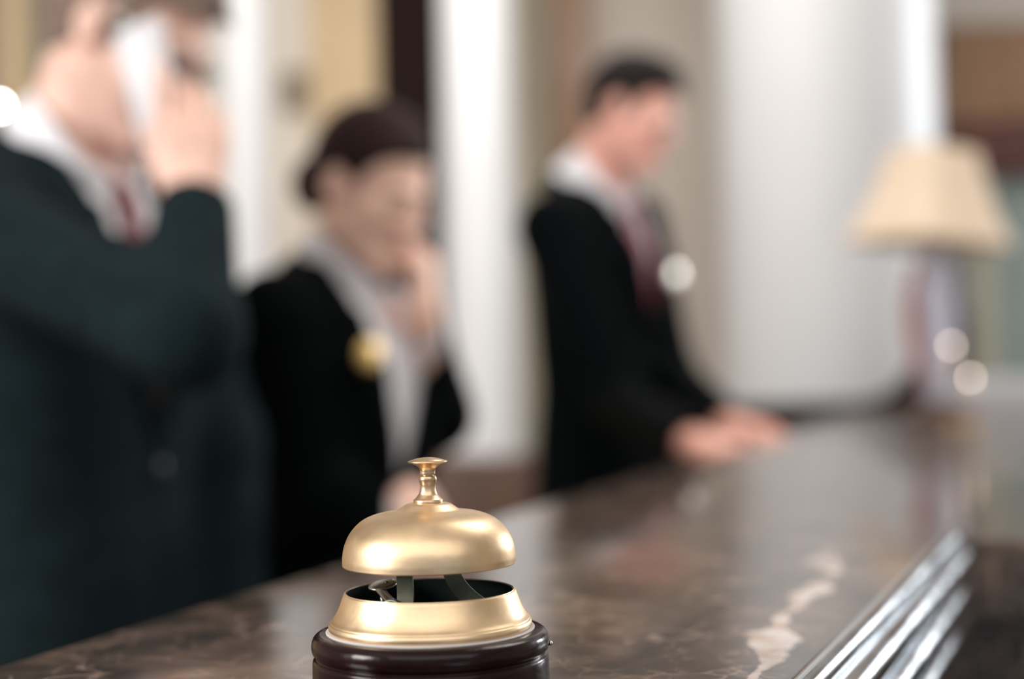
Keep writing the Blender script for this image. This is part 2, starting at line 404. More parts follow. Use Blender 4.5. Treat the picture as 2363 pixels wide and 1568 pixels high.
bm_out('rivet', ball_bm(B(-17, 8, 2.0), (.7 * mm, .7 * mm, .5 * mm)), STEEL_D, bell)
bm_out('lever_clip', strip_bm([Vector(v) for v in spline([B(-17, -22, -8), B(-16.2, -23, -2.4), B(-13.6, -23.2, -.3), B(-10.8, -23, -.8), B(-9, -22.6, -4)], 6)], (.1, 1, 0), 3.0 * mm, .9 * mm), STEEL_L, bell)
bm_out('post', tube_bm([B(-18.5, 8, .6), B(-18.5, 8, -13.2)], 1.2 * mm, 12), STEEL_L, bell)
bm_out('side_pin', ball_bm(B(45.0, -3, -20.5), (.9 * mm, .9 * mm, .9 * mm)), STEEL_L, bell)

# ------------------------------------------------------------------ signed distance toolkit for the figures
def npv(v): return np.array(tuple(v), dtype=np.float32)
class Field:
    def __init__(s, lo, hi, h):
        s.lo = npv(lo); s.h = h; s.n = np.ceil((npv(hi) - s.lo) / h).astype(int) + 1
        s.d = np.full(tuple(s.n), .5, dtype=np.float32)
    def sub(s, lo, hi):
        a = np.clip(np.floor((npv(lo) - s.lo) / s.h).astype(int), 0, s.n); b = np.clip(np.ceil((npv(hi) - s.lo) / s.h).astype(int) + 1, 0, s.n)
        if (b <= a).any(): return None, None
        g = np.stack(np.meshgrid(*[s.lo[i] + np.arange(a[i], b[i]) * s.h for i in range(3)], indexing='ij'), -1).astype(np.float32)
        return tuple(slice(a[i], b[i]) for i in range(3)), g
    def bounds(s, shp, m):
        lo, hi = shp[0], shp[1]; return npv(lo) - m, npv(hi) + m
    def add(s, shp, k=.01):
        lo, hi = s.bounds(shp, k * 1.3 + 3 * s.h); sl, g = s.sub(lo, hi)
        if sl is None: return
        a = s.d[sl]; b = shp[2](g).astype(np.float32)
        hh = np.maximum(k - np.abs(a - b), 0) / k
        s.d[sl] = np.minimum(a, b) - hh * hh * k * .25
    def cut(s, shp, k=.004):
        lo, hi = s.bounds(shp, k * 1.3 + 3 * s.h); sl, g = s.sub(lo, hi)
        if sl is None: return
        a = s.d[sl]; b = -shp[2](g).astype(np.float32)
        hh = np.maximum(k - np.abs(a - b), 0) / k
        s.d[sl] = np.maximum(a, b) + hh * hh * k * .25
    def keep(s, fn):
        sl, g = s.sub(s.lo, s.lo + s.n * s.h); s.d[sl] = np.maximum(s.d[sl], fn(g).astype(np.float32))
    def mesh(s, name, smooth=0):
        d = s.d.copy(); d[0] = d[-1] = .5; d[:, 0] = d[:, -1] = .5; d[:, :, 0] = d[:, :, -1] = .5
        ins = d < 0
        nx, ny, nz = [v - 1 for v in d.shape]
        cnt = np.zeros((nx, ny, nz), np.uint8)
        cs = [(i, j, k) for i in (0, 1) for j in (0, 1) for k in (0, 1)]
        for i, j, k in cs: cnt += ins[i:nx + i, j:ny + j, k:nz + k]
        act = (cnt > 0) & (cnt < 8); I = np.argwhere(act); idx = np.full(act.shape, -1, np.int64); idx[act] = np.arange(len(I))
        V = {c_: d[I[:, 0] + c_[0], I[:, 1] + c_[1], I[:, 2] + c_[2]] for c_ in cs}
        acc = np.zeros((len(I), 3)); n = np.zeros(len(I))
        for c1 in cs:
            for ax in range(3):
                if c1[ax] == 0:
                    c2 = list(c1); c2[ax] = 1; c2 = tuple(c2); a, b = V[c1], V[c2]; mk = (a < 0) != (b < 0)
                    t = np.where(mk, a / np.where(mk, a - b, 1), 0)
                    p = np.array(c1, float)[None] + np.eye(3)[ax][None] * t[:, None]
                    acc += p * mk[:, None]; n += mk
        P = (I + acc / n[:, None]) * s.h + s.lo
        quads = []
        for ax in range(3):
            o1, o2 = [(1, 2), (2, 0), (0, 1)][ax]
            sa = [slice(1, -1)] * 3; sb = [slice(1, -1)] * 3; sa[ax] = slice(0, -1); sb[ax] = slice(1, None)
            a = ins[tuple(sa)]; b = ins[tuple(sb)]; e = np.argwhere(a != b)
            if not len(e): continue
            flip = a[e[:, 0], e[:, 1], e[:, 2]]
            e = e.copy()
            for q in range(3):
                if q != ax: e[:, q] += 1
            def cell(u, v):
                c_ = e.copy(); c_[:, o1] -= u; c_[:, o2] -= v; return idx[c_[:, 0], c_[:, 1], c_[:, 2]]
            q = np.stack([cell(1, 1), cell(0, 1), cell(0, 0), cell(1, 0)], 1)
            q[~flip] = q[~flip][:, ::-1]; quads.append(q)
        Q = np.concatenate(quads)
        E = np.concatenate([Q[:, [0, 1]], Q[:, [1, 2]], Q[:, [2, 3]], Q[:, [3, 0]]]); E = np.concatenate([E, E[:, ::-1]])
        cn = np.bincount(E[:, 0], minlength=len(P))[:, None]
        for _ in range(smooth):      # even out the steps at thin edges
            A = np.stack([np.bincount(E[:, 0], weights=P[E[:, 1], q], minlength=len(P)) for q in range(3)], 1)
            P = P * .4 + .6 * A / np.maximum(cn, 1)
        me = bpy.data.meshes.new(name); me.vertices.add(len(P)); me.vertices.foreach_set('co', P.astype(np.float32).ravel())
        me.loops.add(Q.size); me.loops.foreach_set('vertex_index', Q.astype(np.int32).ravel())
        me.polygons.add(len(Q)); me.polygons.foreach_set('loop_start', np.arange(0, Q.size, 4, dtype=np.int32))
        me.polygons.foreach_set('loop_total', np.full(len(Q), 4, np.int32)); me.update(calc_edges=True); me.validate()
        return me

def cap(a, b, r1, r2=None):
    r2 = r1 if r2 is None else r2; a = npv(a); b = npv(b); rm = max(r1, r2)
    def f(p):
        ab = b - a; t = np.clip(((p - a) @ ab) / max(float(ab @ ab), 1e-9), 0, 1)
        return np.sqrt(((p - a - t[..., None] * ab) ** 2).sum(-1)) - (r1 + (r2 - r1) * t)
    return np.minimum(a, b) - rm, np.maximum(a, b) + rm, f
cap0 = cap
class Frame:
    """o origin; S to the wearer's right, F forward, U up"""
    def __init__(s, o, F, U, k=1.0):
        s.k = k; s.o = Vector(o); s.U = Vector(U).normalized(); s.F = (Vector(F) - s.U * Vector(F).dot(s.U)).normalized(); s.S = s.F.cross(s.U).normalized()
    def w(s, a, b, c): return s.o + (s.S * a + s.F * b + s.U * c) * s.k
    def loc(s, p):
        q = (p - npv(s.o)) / s.k; return q @ npv(s.S), q @ npv(s.F), q @ npv(s.U)
def ell(fr, c_, r, tilt=0):
    C = fr.w(*c_); rm = max(r) * fr.k
    def f(p):
        x, y, z = fr.loc(p); x = x - c_[0]; y = y - c_[1]; z = z - c_[2]
        if tilt: y, z = y * math.cos(tilt) + z * math.sin(tilt), -y * math.sin(tilt) + z * math.cos(tilt)
        k0 = np.sqrt((x / r[0]) ** 2 + (y / r[1]) ** 2 + (z / r[2]) ** 2); k1 = np.sqrt((x / r[0] ** 2) ** 2 + (y / r[1] ** 2) ** 2 + (z / r[2] ** 2) ** 2)
        return k0 * (k0 - 1) / np.maximum(k1, 1e-6) * fr.k
    return npv(C) - rm, npv(C) + rm, f
def poly2(pts):
    pts = [np.array(p, np.float32) for p in pts]
    def f(u, v):
        d = np.full(u.shape, 1e9, np.float32); s = np.zeros(u.shape, bool)
        for i in range(len(pts)):
            a, b = pts[i], pts[i - 1]; e = b - a; wu, wv = u - a[0], v - a[1]
            t = np.clip((wu * e[0] + wv * e[1]) / max(float(e @ e), 1e-9), 0, 1)
            d = np.minimum(d, (wu - e[0] * t) ** 2 + (wv - e[1] * t) ** 2)
            c1 = (v >= a[1]) != (v >= b[1])
            den = b[1] - a[1] if abs(b[1] - a[1]) > 1e-9 else 1e-9
            s ^= c1 & (u < (b[0] - a[0]) * (v - a[1]) / den + a[0])
        return np.where(s, -1, 1) * np.sqrt(d)
    return f
def loft(fr, rows, grow=0, ex=2.4):
    """rows (u, half width, half depth, forward offset)"""
    U = np.array([r[0] for r in rows]); W = np.array([r[1] for r in rows]) + grow; D = np.array([r[2] for r in rows]) + grow; O = np.array([r[3] for r in rows])
    rm = max(W.max(), D.max()) + abs(O).max() + .02
    a, b = npv(fr.w(0, 0, U[0])), npv(fr.w(0, 0, U[-1]))
    def f(p):
        x, y, z = fr.loc(p); zz = np.clip(z, U[0], U[-1])
        def sm(A):      # smooth interpolation
            i = np.clip(np.searchsorted(U, zz) - 1, 0, len(U) - 2); t = (zz - U[i]) / (U[i + 1] - U[i]); t = t * t * (3 - 2 * t) * .5 + t * .5
            return A[i] * (1 - t) + A[i + 1] * t
        w_, d_, o_ = sm(W), sm(D), sm(O); y = y - o_
        q = (np.abs(x / w_) ** ex + np.abs(y / d_) ** ex) ** (1 / ex)
        return np.maximum((q - 1) * np.minimum(w_, d_), np.abs(z - (U[0] + U[-1]) / 2) - (U[-1] - U[0]) / 2 - grow)
    return np.minimum(a, b) - rm, np.maximum(a, b) + rm, f
def combo(lo, hi, f): return npv(lo), npv(hi), f

def head_shapes(h, male=True):
    """list of (shape, k) for a head in frame h; origin between the ears, face along F"""
    cap = lambda a, b, r1, r2=None: cap0(a, b, r1 * h.k, None if r2 is None else r2 * h.k)
    s = []
    s += [(ell(h, (0, -.014, .040), (.0755, .097, .084)), .01), (ell(h, (0, .030, -.035), (.058, .062, .078)), .03)]
    for q in (-1, 1):
        s += [(cap(h.w(q * .050, -.004, -.052), h.w(q * .018, .070, -.098), .020, .018), .028),
              (ell(h, (q * .040, .060, -.022), (.020, .020, .018)), .022)]
    s += [(ell(h, (0, .074, -.097), (.024, .017, .015)), .02)]
    s += [(cap(h.w(-.030, .083, .020), h.w(.030, .083, .020), .008), .014)]
    s += [(cap(h.w(0, .088, .010), h.w(0, .107, -.026), .006, .0085), .012), (ell(h, (0, .107, -.030), (.0095, .010, .0085)), .008)]
    for q in (-1, 1): s += [(ell(h, (q * .0105, .098, -.034), (.0065, .009, .006)), .005)]
    s += [(ell(h, (0, .0885, -.056), (.023, .0070, .0045)), .008), (ell(h, (0, .0865, -.065), (.018, .0075, .005)), .008)]
    return s
def head_cuts(h):
    return [(ell(h, (q * .031, .097, .000), (.0165, .0145, .0105)), .012) for q in (-1, 1)]
def ear_shapes(h):
    s = []
    for q in (-1, 1):
        s += [(ell(h, (q * .0795, -.014, -.003), (.0075, .0175, .030), .2), .006), (ell(h, (q * .074, -.006, -.006), (.008, .012, .020)), .008)]
    return s
def ear_cuts(h): return [(ell(h, (q * .0875, -.011, .000), (.0055, .0095, .017), .2), .004) for q in (-1, 1)]

def hand_shapes(wrist, D, N, curls, thumb=(.6, .5), sc=1.0, right=True, spread=.0):
    """D towards the fingers, N the way the palm looks; thumb side A"""
    D = Vector(D).normalized(); N = (Vector(N) - D * Vector(N).dot(D)).normalized()
    A = D.cross(N) if right else N.cross(D)
    W = Vector(wrist); q = lambda a, d, n: W + (A * a + D * d + N * n) * sc
    s = [(cap(q(.0, -.02, 0), q(0, .02, 0), .024 * sc, .025 * sc), .015)]
    for a in (-.028, -.010, .010, .028):
        s.append((cap(q(a * .6, .015, 0), q(a, .082 - abs(a + .005) * .25, .002), .0155 * sc, .0125 * sc), .012))
    s.append((cap(q(.022, .018, .006), q(.036, .050, .010), .017 * sc, .013 * sc), .012))
    L_ = {0: (.042, .026, .020), 1: (.046, .030, .021), 2: (.042, .028, .021), 3: (.033, .021, .018)}
    for i, a in enumerate((.031, .0105, -.0105, -.030)):
        p = q(a, .088 - (.0, -.004, .0, .010)[i], .002); ang = 0; c1 = curls[i] if isinstance(curls[0], (tuple, list)) else curls
        sp = spread * (1.5 - i)
        r = .0092 * sc if i < 3 else .0080 * sc
        for j in range(3):
            ang += c1[j]; d = (D * math.cos(ang) + N * math.sin(ang) + A * sp * (1 if j < 2 else .5)).normalized()
            e = p + d * L_[i][j] * sc; s.append((cap(p, e, r, r * .92), .0045)); p = e; r *= .92
    p = q(.036, .046, .010)
    for L0_, t_, r in ((.036, thumb[0], .0112), (.028, thumb[1], .0098)):
        d = (D * math.cos(t_) * .8 + A * (math.sin(t_) if t_ > 0 else math.sin(t_)) + N * .55).normalized()
        e = p + d * L0_ * sc; s.append((cap(p, e, r * sc, r * .9 * sc), .006)); p = e
    return s, q

TORSO = [(-.30, .195, .135, .0), (-.12, .190, .132, .0), (.0, .178, .124, .0), (.13, .166, .116, .004), (.27, .184, .122, .010), (.38, .192, .124, .008), (.46, .165, .105, -.004), (.52, .085, .075, -.012), (.545, .062, .060, -.014)]

def person(name, label, neck, pelvis, face, head_c, head_F, head_U, arms, suit, shirt, tie, skin, hair, hands, hair_style='short', V_u=.20, shoulder=.175, sexw=1.0, feet_turn=0, lapel=True, button_u=(.17,), hk=1.0, col_tilt=.12, vw=.06, cuffs='RL', sleeve=.0, col_h=0):
    """arms: {'R': (elbow, wrist), 'L': ...}; hands: {'R': (D, N, curls, thumb, spread), ...}"""
    neck = Vector(neck); pelvis = Vector(pelvis); F = Vector(face).normalized()
    U = (neck - pelvis).normalized(); sc = (neck - pelvis).length / .53
    T = Frame(pelvis, F, U); rows = [(u * sc, w_ * sexw, d_ * (1 if sexw == 1 else .93), o_) for u, w_, d_, o_ in TORSO]
    H = Frame(head_c, head_F, head_U, hk)
    rt_ = root(name, (pelvis.x, pelvis.y, 0), label, 'person')
    u_sh = .445 * sc
    sh = {'R': T.w(shoulder * sexw, -.005, u_sh), 'L': T.w(-shoulder * sexw, -.005, u_sh)}
    hz = Vector((0, 0, -1)); Ff = Vector((F.x, F.y, 0)).normalized(); Sf = Ff.cross(Vector((0, 0, 1)))
    hip = {k: pelvis + Sf * q * .09 + Vector((0, 0, -.06)) for k, q in (('R', 1), ('L', -1))}
    ank = {k: Vector((pelvis.x, pelvis.y, .085)) + Sf * q * .11 - Ff * .03 for k, q in (('R', 1), ('L', -1))}
    knee = {k: (hip[k] + ank[k]) / 2 + Ff * .03 for k in hip}
    neck_top = H.w(0, -.028, -.055); neck_bot = T.w(0, -.015, .50 * sc)
    neck_shape = cap(neck_bot, neck_top, .060 if sexw == 1 else .050, .056 if sexw == 1 else .047)
    allp = [H.o, *sh.values(), *ank.values(), *[v for a in arms.values() for v in a]]
    lo = Vector([min(p[i] for p in allp) for i in range(3)]); hi = Vector([max(p[i] for p in allp) for i in range(3)])
    # ---- the body: one surface from crown to feet
    fb = Field(lo - Vector((.25, .25, .10)), hi + Vector((.25, .25, .22)), .0042)
    fb.add(loft(T, [(r[0], r[1] - .022, r[2] - .022, r[3]) for r in rows[2:]]), .02)
    fb.add(neck_shape, .03)
    for k in 'RL':
        e, wr = arms[k]
        fb.add(cap(sh[k], e, .046, .036), .03); fb.add(cap(e, wr, .038, .026), .02)
        fb.add(cap(hip[k], knee[k], .075, .052), .03); fb.add(cap(knee[k], ank[k], .052, .036), .02)
        fb.add(cap(ank[k] + Vector((0, 0, -.03)), ank[k] + Ff * .15 + Vector((0, 0, -.05)), .036, .024), .02)
    for s_, k_ in head_shapes(H): fb.add(s_, k_)
    for s_, k_ in head_cuts(H): fb.cut(s_, k_)
    for s_, k_ in ear_shapes(H): fb.add(s_, k_)
    for s_, k_ in ear_cuts(H): fb.cut(s_, k_)
    for q in (-1, 1):          # eyelids
        fb.add(ell(H, (q * .031, .0770, .0050), (.0150, .0128, .0078)), .004)
        fb.add(ell(H, (q * .031, .0760, -.0090), (.0140, .0120, .0050)), .004)
    hq = {}
    for k in 'RL':
        D, N_, cu, th, spr = hands[k]
        ss, hq[k] = hand_shapes(arms[k][1], D, N_, cu, th, 1.0 if sexw == 1 else .9, k == 'R', spr)
        for s_, k_ in ss: fb.add(s_, k_)
    me = fb.mesh('body', 1); 
    n = len(me.polygons); cen = np.empty(n * 3, np.float32); me.polygons.foreach_get('center', cen); cen = cen.reshape(-1, 3)
    x, y, z = H.loc(cen); lips = (y > .084) & ((x / .0205) ** 2 + ((z + .0610) / .0088) ** 2 < 1)
    me.materials.append(skin); me.materials.append(LIP)
    me.polygons.foreach_set('material_index', lips.astype(np.int32))
    rebase(me, rt_.location); link('body', me, None, rt_)
    for q in (-1, 1):
        me = bpy.data.meshes.new('eye'); bm = bmesh.new(); ball_bm(H.w(q * .031, .0775, .000), .0118 * H.k, bm, 24); bm.to_mesh(me); bm.free()
        for p in me.polygons:
            c_ = (Vector(p.center) - H.w(q * .031, .0775, .000)).normalized(); p.material_index = 1 if c_.dot((H.F - H.U * .45).normalized()) > .88 else 0
        rebase(me, rt_.location); link('eye', me, [EYE, IRIS], rt_)
        bm_out('eyebrow', tube_bm([H.w(q * .016, .0905, .0185), H.w(q * .030, .0890, .0235), H.w(q * .046, .0785, .0185)], [.0028, .0034, .0016], 8), hair, rt_)
    # ---- trousers and shoes
    ft = Field(lo - Vector((.3, .3, .0)), Vector((hi.x + .3, hi.y + .3, pelvis.z + .12)), .0075)
    ft.add(loft(T, [(-.16, .165, .12, 0), (.0, .170, .118, 0), (.06, .165, .115, 0)]), .02)
    for k in 'RL':
        ft.add(cap(hip[k], knee[k], .092, .072), .04); ft.add(cap(knee[k], ank[k] + Vector((0, 0, .0)), .072, .062), .03)
    ft.keep(lambda p: .055 - p[..., 2])
    me = ft.mesh('trousers'); rebase(me, rt_.location); link('trousers', me, suit, rt_)
    for k in 'RL':
        f2 = Field(ank[k] - Vector((.3, .3, .085)), ank[k] + Vector((.3, .3, .1)), .005)
        a = ank[k]; f2.add(cap(a + Vector((0, 0, -.035)), a + Ff * .03 + Vector((0, 0, -.035)), .045, .044), .02); f2.add(cap(a + Vector((0, 0, -.04)), a + Ff * .17 + Vector((0, 0, -.045)), .042, .036), .03)
        f2.keep(lambda p: .004 - p[..., 2]); me = f2.mesh('shoe'); rebase(me, rt_.location); link('shoe', me, SHOE, rt_)
    # ---- shirt
    shirt_l = loft(T, rows, -.014); fs = Field(lo + Vector((-.3, -.3, pelvis.z - lo.z - .1)), Vector((hi.x + .3, hi.y + .3, H.o.z + .15)), .0042)
    srows = [(u, w_ - .016, d_ - .016, o_) for u, w_, d_, o_ in rows[2:]]
    sl = loft(T, srows); fs.add(sl, .01)
    for q in (-1, 1): fs.add(cap(T.w(0, -.01, .475 * sc), T.w(q * shoulder * .8 * sexw, -.005, .45 * sc), .05, .045), .04)
    Na = (neck_top - neck_bot); NF = Frame(neck_bot, F, Na.normalized() + F * col_tilt)
    nr = .060 if sexw == 1 else .050
    hgt0, hgt1 = (.004, .070 + col_h) if sexw == 1 else (.004, .064 + col_h)
    def collar(p):
        x, y, z = NF.loc(p); up_ = np.where(y > 0, .3, 0) * np.maximum(y, 0); rr = np.sqrt(x * x + (y * .93) ** 2)
        flare = nr + .012 + np.clip((hgt1 - z) * .22, -.002, .02)
        d = np.abs(rr - flare) - .0035
        gap = poly2([(-.016, hgt0 - .03), (.016, hgt0 - .03), (.010, .0), (.022, .12), (-.022, .12), (-.010, .0)])(x, z)
        d = np.maximum(d, np.maximum(z - hgt1 + up_ * .8, hgt0 - .035 - z - np.clip(y, 0, 1) * .2))
        return np.where(y > .02, np.maximum(d, -gap), d)
    c0 = npv(NF.o); fs.add(combo(c0 - .15, c0 + .15, collar), .004)
    fs.cut(cap(NF.w(0, 0, .062), NF.w(0, 0, .20), nr + .004, nr + .004), .004)
    for k in cuffs:       # cuffs
        e, wr = arms[k]; d_ = (wr - e).normalized(); rcf = .034 if sexw == 1 else .030
        fs.add(cap(wr - d_ * .055, wr - d_ * .012, rcf, rcf - .001), .002)
        fs.keep(lambda p, wr=wr, d_=d_: np.where(np.linalg.norm(p - npv(wr), axis=-1) < .06, np.maximum((p - npv(wr)) @ npv(d_) + .010, -1), -1))
    me = fs.mesh('shirt', 4); rebase(me, rt_.location); link('shirt', me, shirt, rt_)
    # ---- jacket
    fj = Field(lo + Vector((-.3, -.3, pelvis.z - lo.z - .38)), Vector((hi.x + .3, hi.y + .3, H.o.z + .1)), .0046)
    jl = loft(T, rows); fj.add(jl, .01)
    for k in 'RL':
        e, wr = arms[k]; q = 1 if k == 'R' else -1; d_ = (wr - e).normalized()
        fj.add(cap(T.w(q * .05, -.012, .478 * sc), sh[k] + U * .012, .052, .056), .05)
        fj.add(cap(sh[k], e, .066 * (1 if sexw == 1 else .9), .056 * (1 if sexw == 1 else .88)), .035)
        fj.add(cap(e, wr - d_ * (.03 - sleeve), .056 * (1 if sexw == 1 else .88), .043 * (1 if sexw == 1 else .9)), .03)
        # soft sleeve folds round the elbow
        for i_ in range(3):
            t = .62 + .14 * i_; c1 = sh[k].lerp(e, t); ax = (e - sh[k]).normalized(); o1 = ax.orthogonal().normalized(); 
            a1 = [c1 + (o1 * math.cos(v) + ax.cross(o1) * math.sin(v)) * .058 + ax * .02 * math.sin(v * 1.0 + i_) for v in (0, 1, 2, 3)]
            for u1, u2 in zip(a1[:-1], a1[1:]): fj.add(cap(u1, u2, .006), .014)
        hand_clear = combo(npv(wr) - .10, npv(wr) + .10, lambda p, wr=wr, d_=d_: np.maximum(np.linalg.norm(p - npv(wr + d_ * .02), axis=-1) - .075, (.022 - sleeve) * -1 - (p - npv(wr)) @ npv(d_))); fj.cut(hand_clear, .003)
        fj.cut(cap(wr - d_ * (.09 - sleeve), wr, .0365 if sexw == 1 else .032), .003)
    # neck opening and V
    uV = V_u * sc
    def vcut(p):
        x, y, z = T.loc(p); pl = poly2([(0, uV), (vw, .45 * sc), (vw, .60 * sc), (-vw, .60 * sc), (-vw, .45 * sc)])(x, z)
        return np.maximum(pl, -(y - .02))
    oT = npv(T.w(0, .1, .4 * sc)); fj.cut(combo(oT - .35, oT + .35, vcut), .004)
    fj.cut(cap(NF.w(0, 0, .016), NF.w(0, 0, .2), nr + .015, nr + .024), .006)
    jf = jl[2]
    if lapel:
        for q in (-1, 1):
            lp_ = [(q * a, b * sc) for a, b in ((-.004, V_u - .012), (.026, V_u + .030), (vw + .036, .375), (vw + .050, .398), (vw + .026, .405), (vw + .036, .425), (vw + .022, .470), (vw, .470), (vw - .004, .44))]
            pf = poly2(lp_)
            def lap(p, pf=pf):
                x, y, z = T.loc(p); return np.maximum(np.maximum(np.abs(jf(p) - .004) - .0045, pf(x, z)), -(y - .02))
            fj.add(combo(oT - .35, oT + .35, lap), .002)
    # collar of the jacket behind the neck
    def jcol(p):
        x, y, z = NF.loc(p); rr = np.sqrt(x * x + y * y); d = np.abs(rr - (nr + .024 + np.clip((.028 - z) * .5, -.002, .02))) - .004
        return np.maximum(np.maximum(d, np.abs(z - .002) - .026), y - .03)
    fj.add(combo(c0 - .16, c0 + .16, jcol), .008)
    # front closing seam below the V
    def seam(p):
        x, y, z = T.loc(p); return np.maximum(np.maximum(np.abs(x - .012) - .0022, z - uV), np.maximum(-y, np.abs(jf(p)) - .004))
    fj.cut(combo(npv(T.w(0, .1, .05)) - .45, npv(T.w(0, .1, .05)) + .45, seam), .003)
    me = fj.mesh('jacket', 4); rebase(me, rt_.location); link('jacket', me, suit, rt_)
    # ray on the torso front
    def front(s_, u_, off):
        best = None
        for i_ in range(120):
            y_ = .2 - i_ * .0015; p = T.w(s_, y_, u_)
            if jf(npv(p)[None])[0] < off: return p
        return T.w(s_, .12, u_)
    for bu in button_u:
        p = front(.0, bu * sc, .006); q_ = (T.F).to_track_quat('Z', 'Y').to_matrix().to_4x4()
        bm = lathe_bm([(0, .002), (.006, .0025), (.0095, .0015), (.0105, 0), (.0095, -.001), (0, -.001)], 24); bm.transform(Matrix.Translation(p) @ q_)
        bm_out('button', bm, BUTTON, rt_)
    # ---- tie
    if tie:
        fT = Field(T.w(0, .08, .33 * sc) - Vector((.28, .28, .30)), T.w(0, .08, .36 * sc) + Vector((.28, .28, .28)), .003)
        pf = poly2([(0, .115 * sc), (.042, .16 * sc), (.018, .458 * sc), (.022, .492 * sc), (-.022, .492 * sc), (-.018, .458 * sc), (-.042, .16 * sc)])
        sf = sl[2]
        def tf(p):
            x, y, z = T.loc(p); k_ = np.where(z > .455 * sc, .009, .0045)
            return np.maximum(np.maximum(np.abs(sf(p) - .003) - k_, pf(x, z)), -(y - .01))
        fT.add(combo(fT.lo, fT.lo + fT.n * fT.h, tf), .003)
        fT.add(cap(NF.w(0, nr + .010, -.012), NF.w(0, nr + .012, .012), .011, .017), .008)
        me = fT.mesh('tie', 4); rebase(me, rt_.location); link('tie', me, tie, rt_)
    # ---- hair
    fh = Field(H.o - Vector((.17, .17, .17)), H.o + Vector((.17, .17, .2)), .0035)
    g_ = .010 if hair_style == 'short' else .012
    fh.add(ell(H, (0, -.018, .044), (.0755 + g_, .098 + g_, .086 + g_)), .01)
    fh.add(cap(H.w(0, -.055, -.030), H.w(0, -.065, .02), .056 * H.k, .062 * H.k), .02)
    if hair_style == 'short':
        fh.add(ell(H, (.008, .030, .098), (.060, .056, .034)), .03)
        for i_ in range(13):       # combed locks over the top
            a_ = -.056 + i_ * .0093; fh.add(cap(H.w(a_ * 1.0, .082, .088 - abs(a_) * .25), H.w(a_ * 1.05, -.045, .1255 - abs(a_) * .30), .0062, .0055), .006)
        prof = [(-.16, -.050), (-.055, -.054), (-.038, -.030), (-.034, .020), (-.012, .034), (.006, .024), (.010, -.016), (.027, -.016), (.032, .030), (.046, .052), (.070, .068), (.14, .074), (.14, .3), (-.16, .3)]
    else:
        prof = [(-.16, -.05), (-.05, -.055), (-.036, -.02), (-.034, .022), (-.010, .034), (.012, .020), (.024, .012), (.038, .042), (.058, .066), (.085, .080), (.14, .084), (.14, .3), (-.16, .3)]
    pf = poly2(prof)
    fh.keep(lambda p: pf(H.loc(p)[1], H.loc(p)[2]))
    hpar = fh.mesh('hair', 4); rebase(hpar, rt_.location); hob = link('hair', hpar, hair, rt_)
    if hair_style == 'bun':
        f3 = Field(H.w(0, -.13, -.02) - Vector((.12, .12, .12)), H.w(0, -.13, -.02) + Vector((.12, .12, .12)), .0035)
        f3.add(cap(H.w(0, -.095, .0), H.w(0, -.125, -.02), .030, .036), .02)
        f3.add(ell(H, (0, -.128, -.035), (.040, .036, .044)), .02)
        me = f3.mesh('hair_bun'); rebase(me, rt_.location); link('hair_bun', me, hair, rt_)
    return rt_, T, H, front, hq

def spectacles(rt_, H, m):
    bm = bmesh.new()
    for q in (-1, 1):
        ring = [H.w(q * .033 + .023 * math.cos(a), .101 - abs(.023 * math.cos(a) * .1), -.002 + .0165 * math.sin(a)) for a in [i * math.pi / 12 for i in range(25)]]
        tube_bm(ring, .0014, 8, bm)
        tube_bm([H.w(q * .056, .098, .002), H.w(q * .076, .085, .004), H.w(q * .083, .0, .006), H.w(q * .082, -.018, -.002)], .0014, 8, bm)
    tube_bm([H.w(-.010, .101, .002), H.w(0, .104, .005), H.w(.010, .101, .002)], .0014, 8, bm)
    sp = bm_out('spectacles', bm, m, rt_)
    for q in (-1, 1):
        bm = lathe_bm([(0, .0008), (.8, .0005), (1, 0), (.8, -.0005), (0, -.0008)], 32)
        for v in bm.verts: v.co = H.w(q * .033 + v.co.x * .0225, .101 + v.co.z, -.002 + v.co.y * .016)
        me = bpy.data.meshes.new('lens'); bmesh.ops.recalc_face_normals(bm, faces=bm.faces); bm.to_mesh(me); bm.free(); rebase(me, rt_.location); link('lens', me, GLASSM, sp)
    return sp
def oval_badge(rt_, front, s_, u_, T, m, w_=.030, h_=.021):
    p = front(s_, u_, .012) + T.F * .002
    bm = lathe_bm([(0, .003), (.85, .003), (.95, .0022), (1, .001), (.97, 0), (0, 0)], 40)
    for v in bm.verts:
        a, b, c_ = v.co; v.co = p + T.S * a * w_ + T.U * b * h_ + T.F * c_
    return bm_out('name_badge', bm, m, rt_)
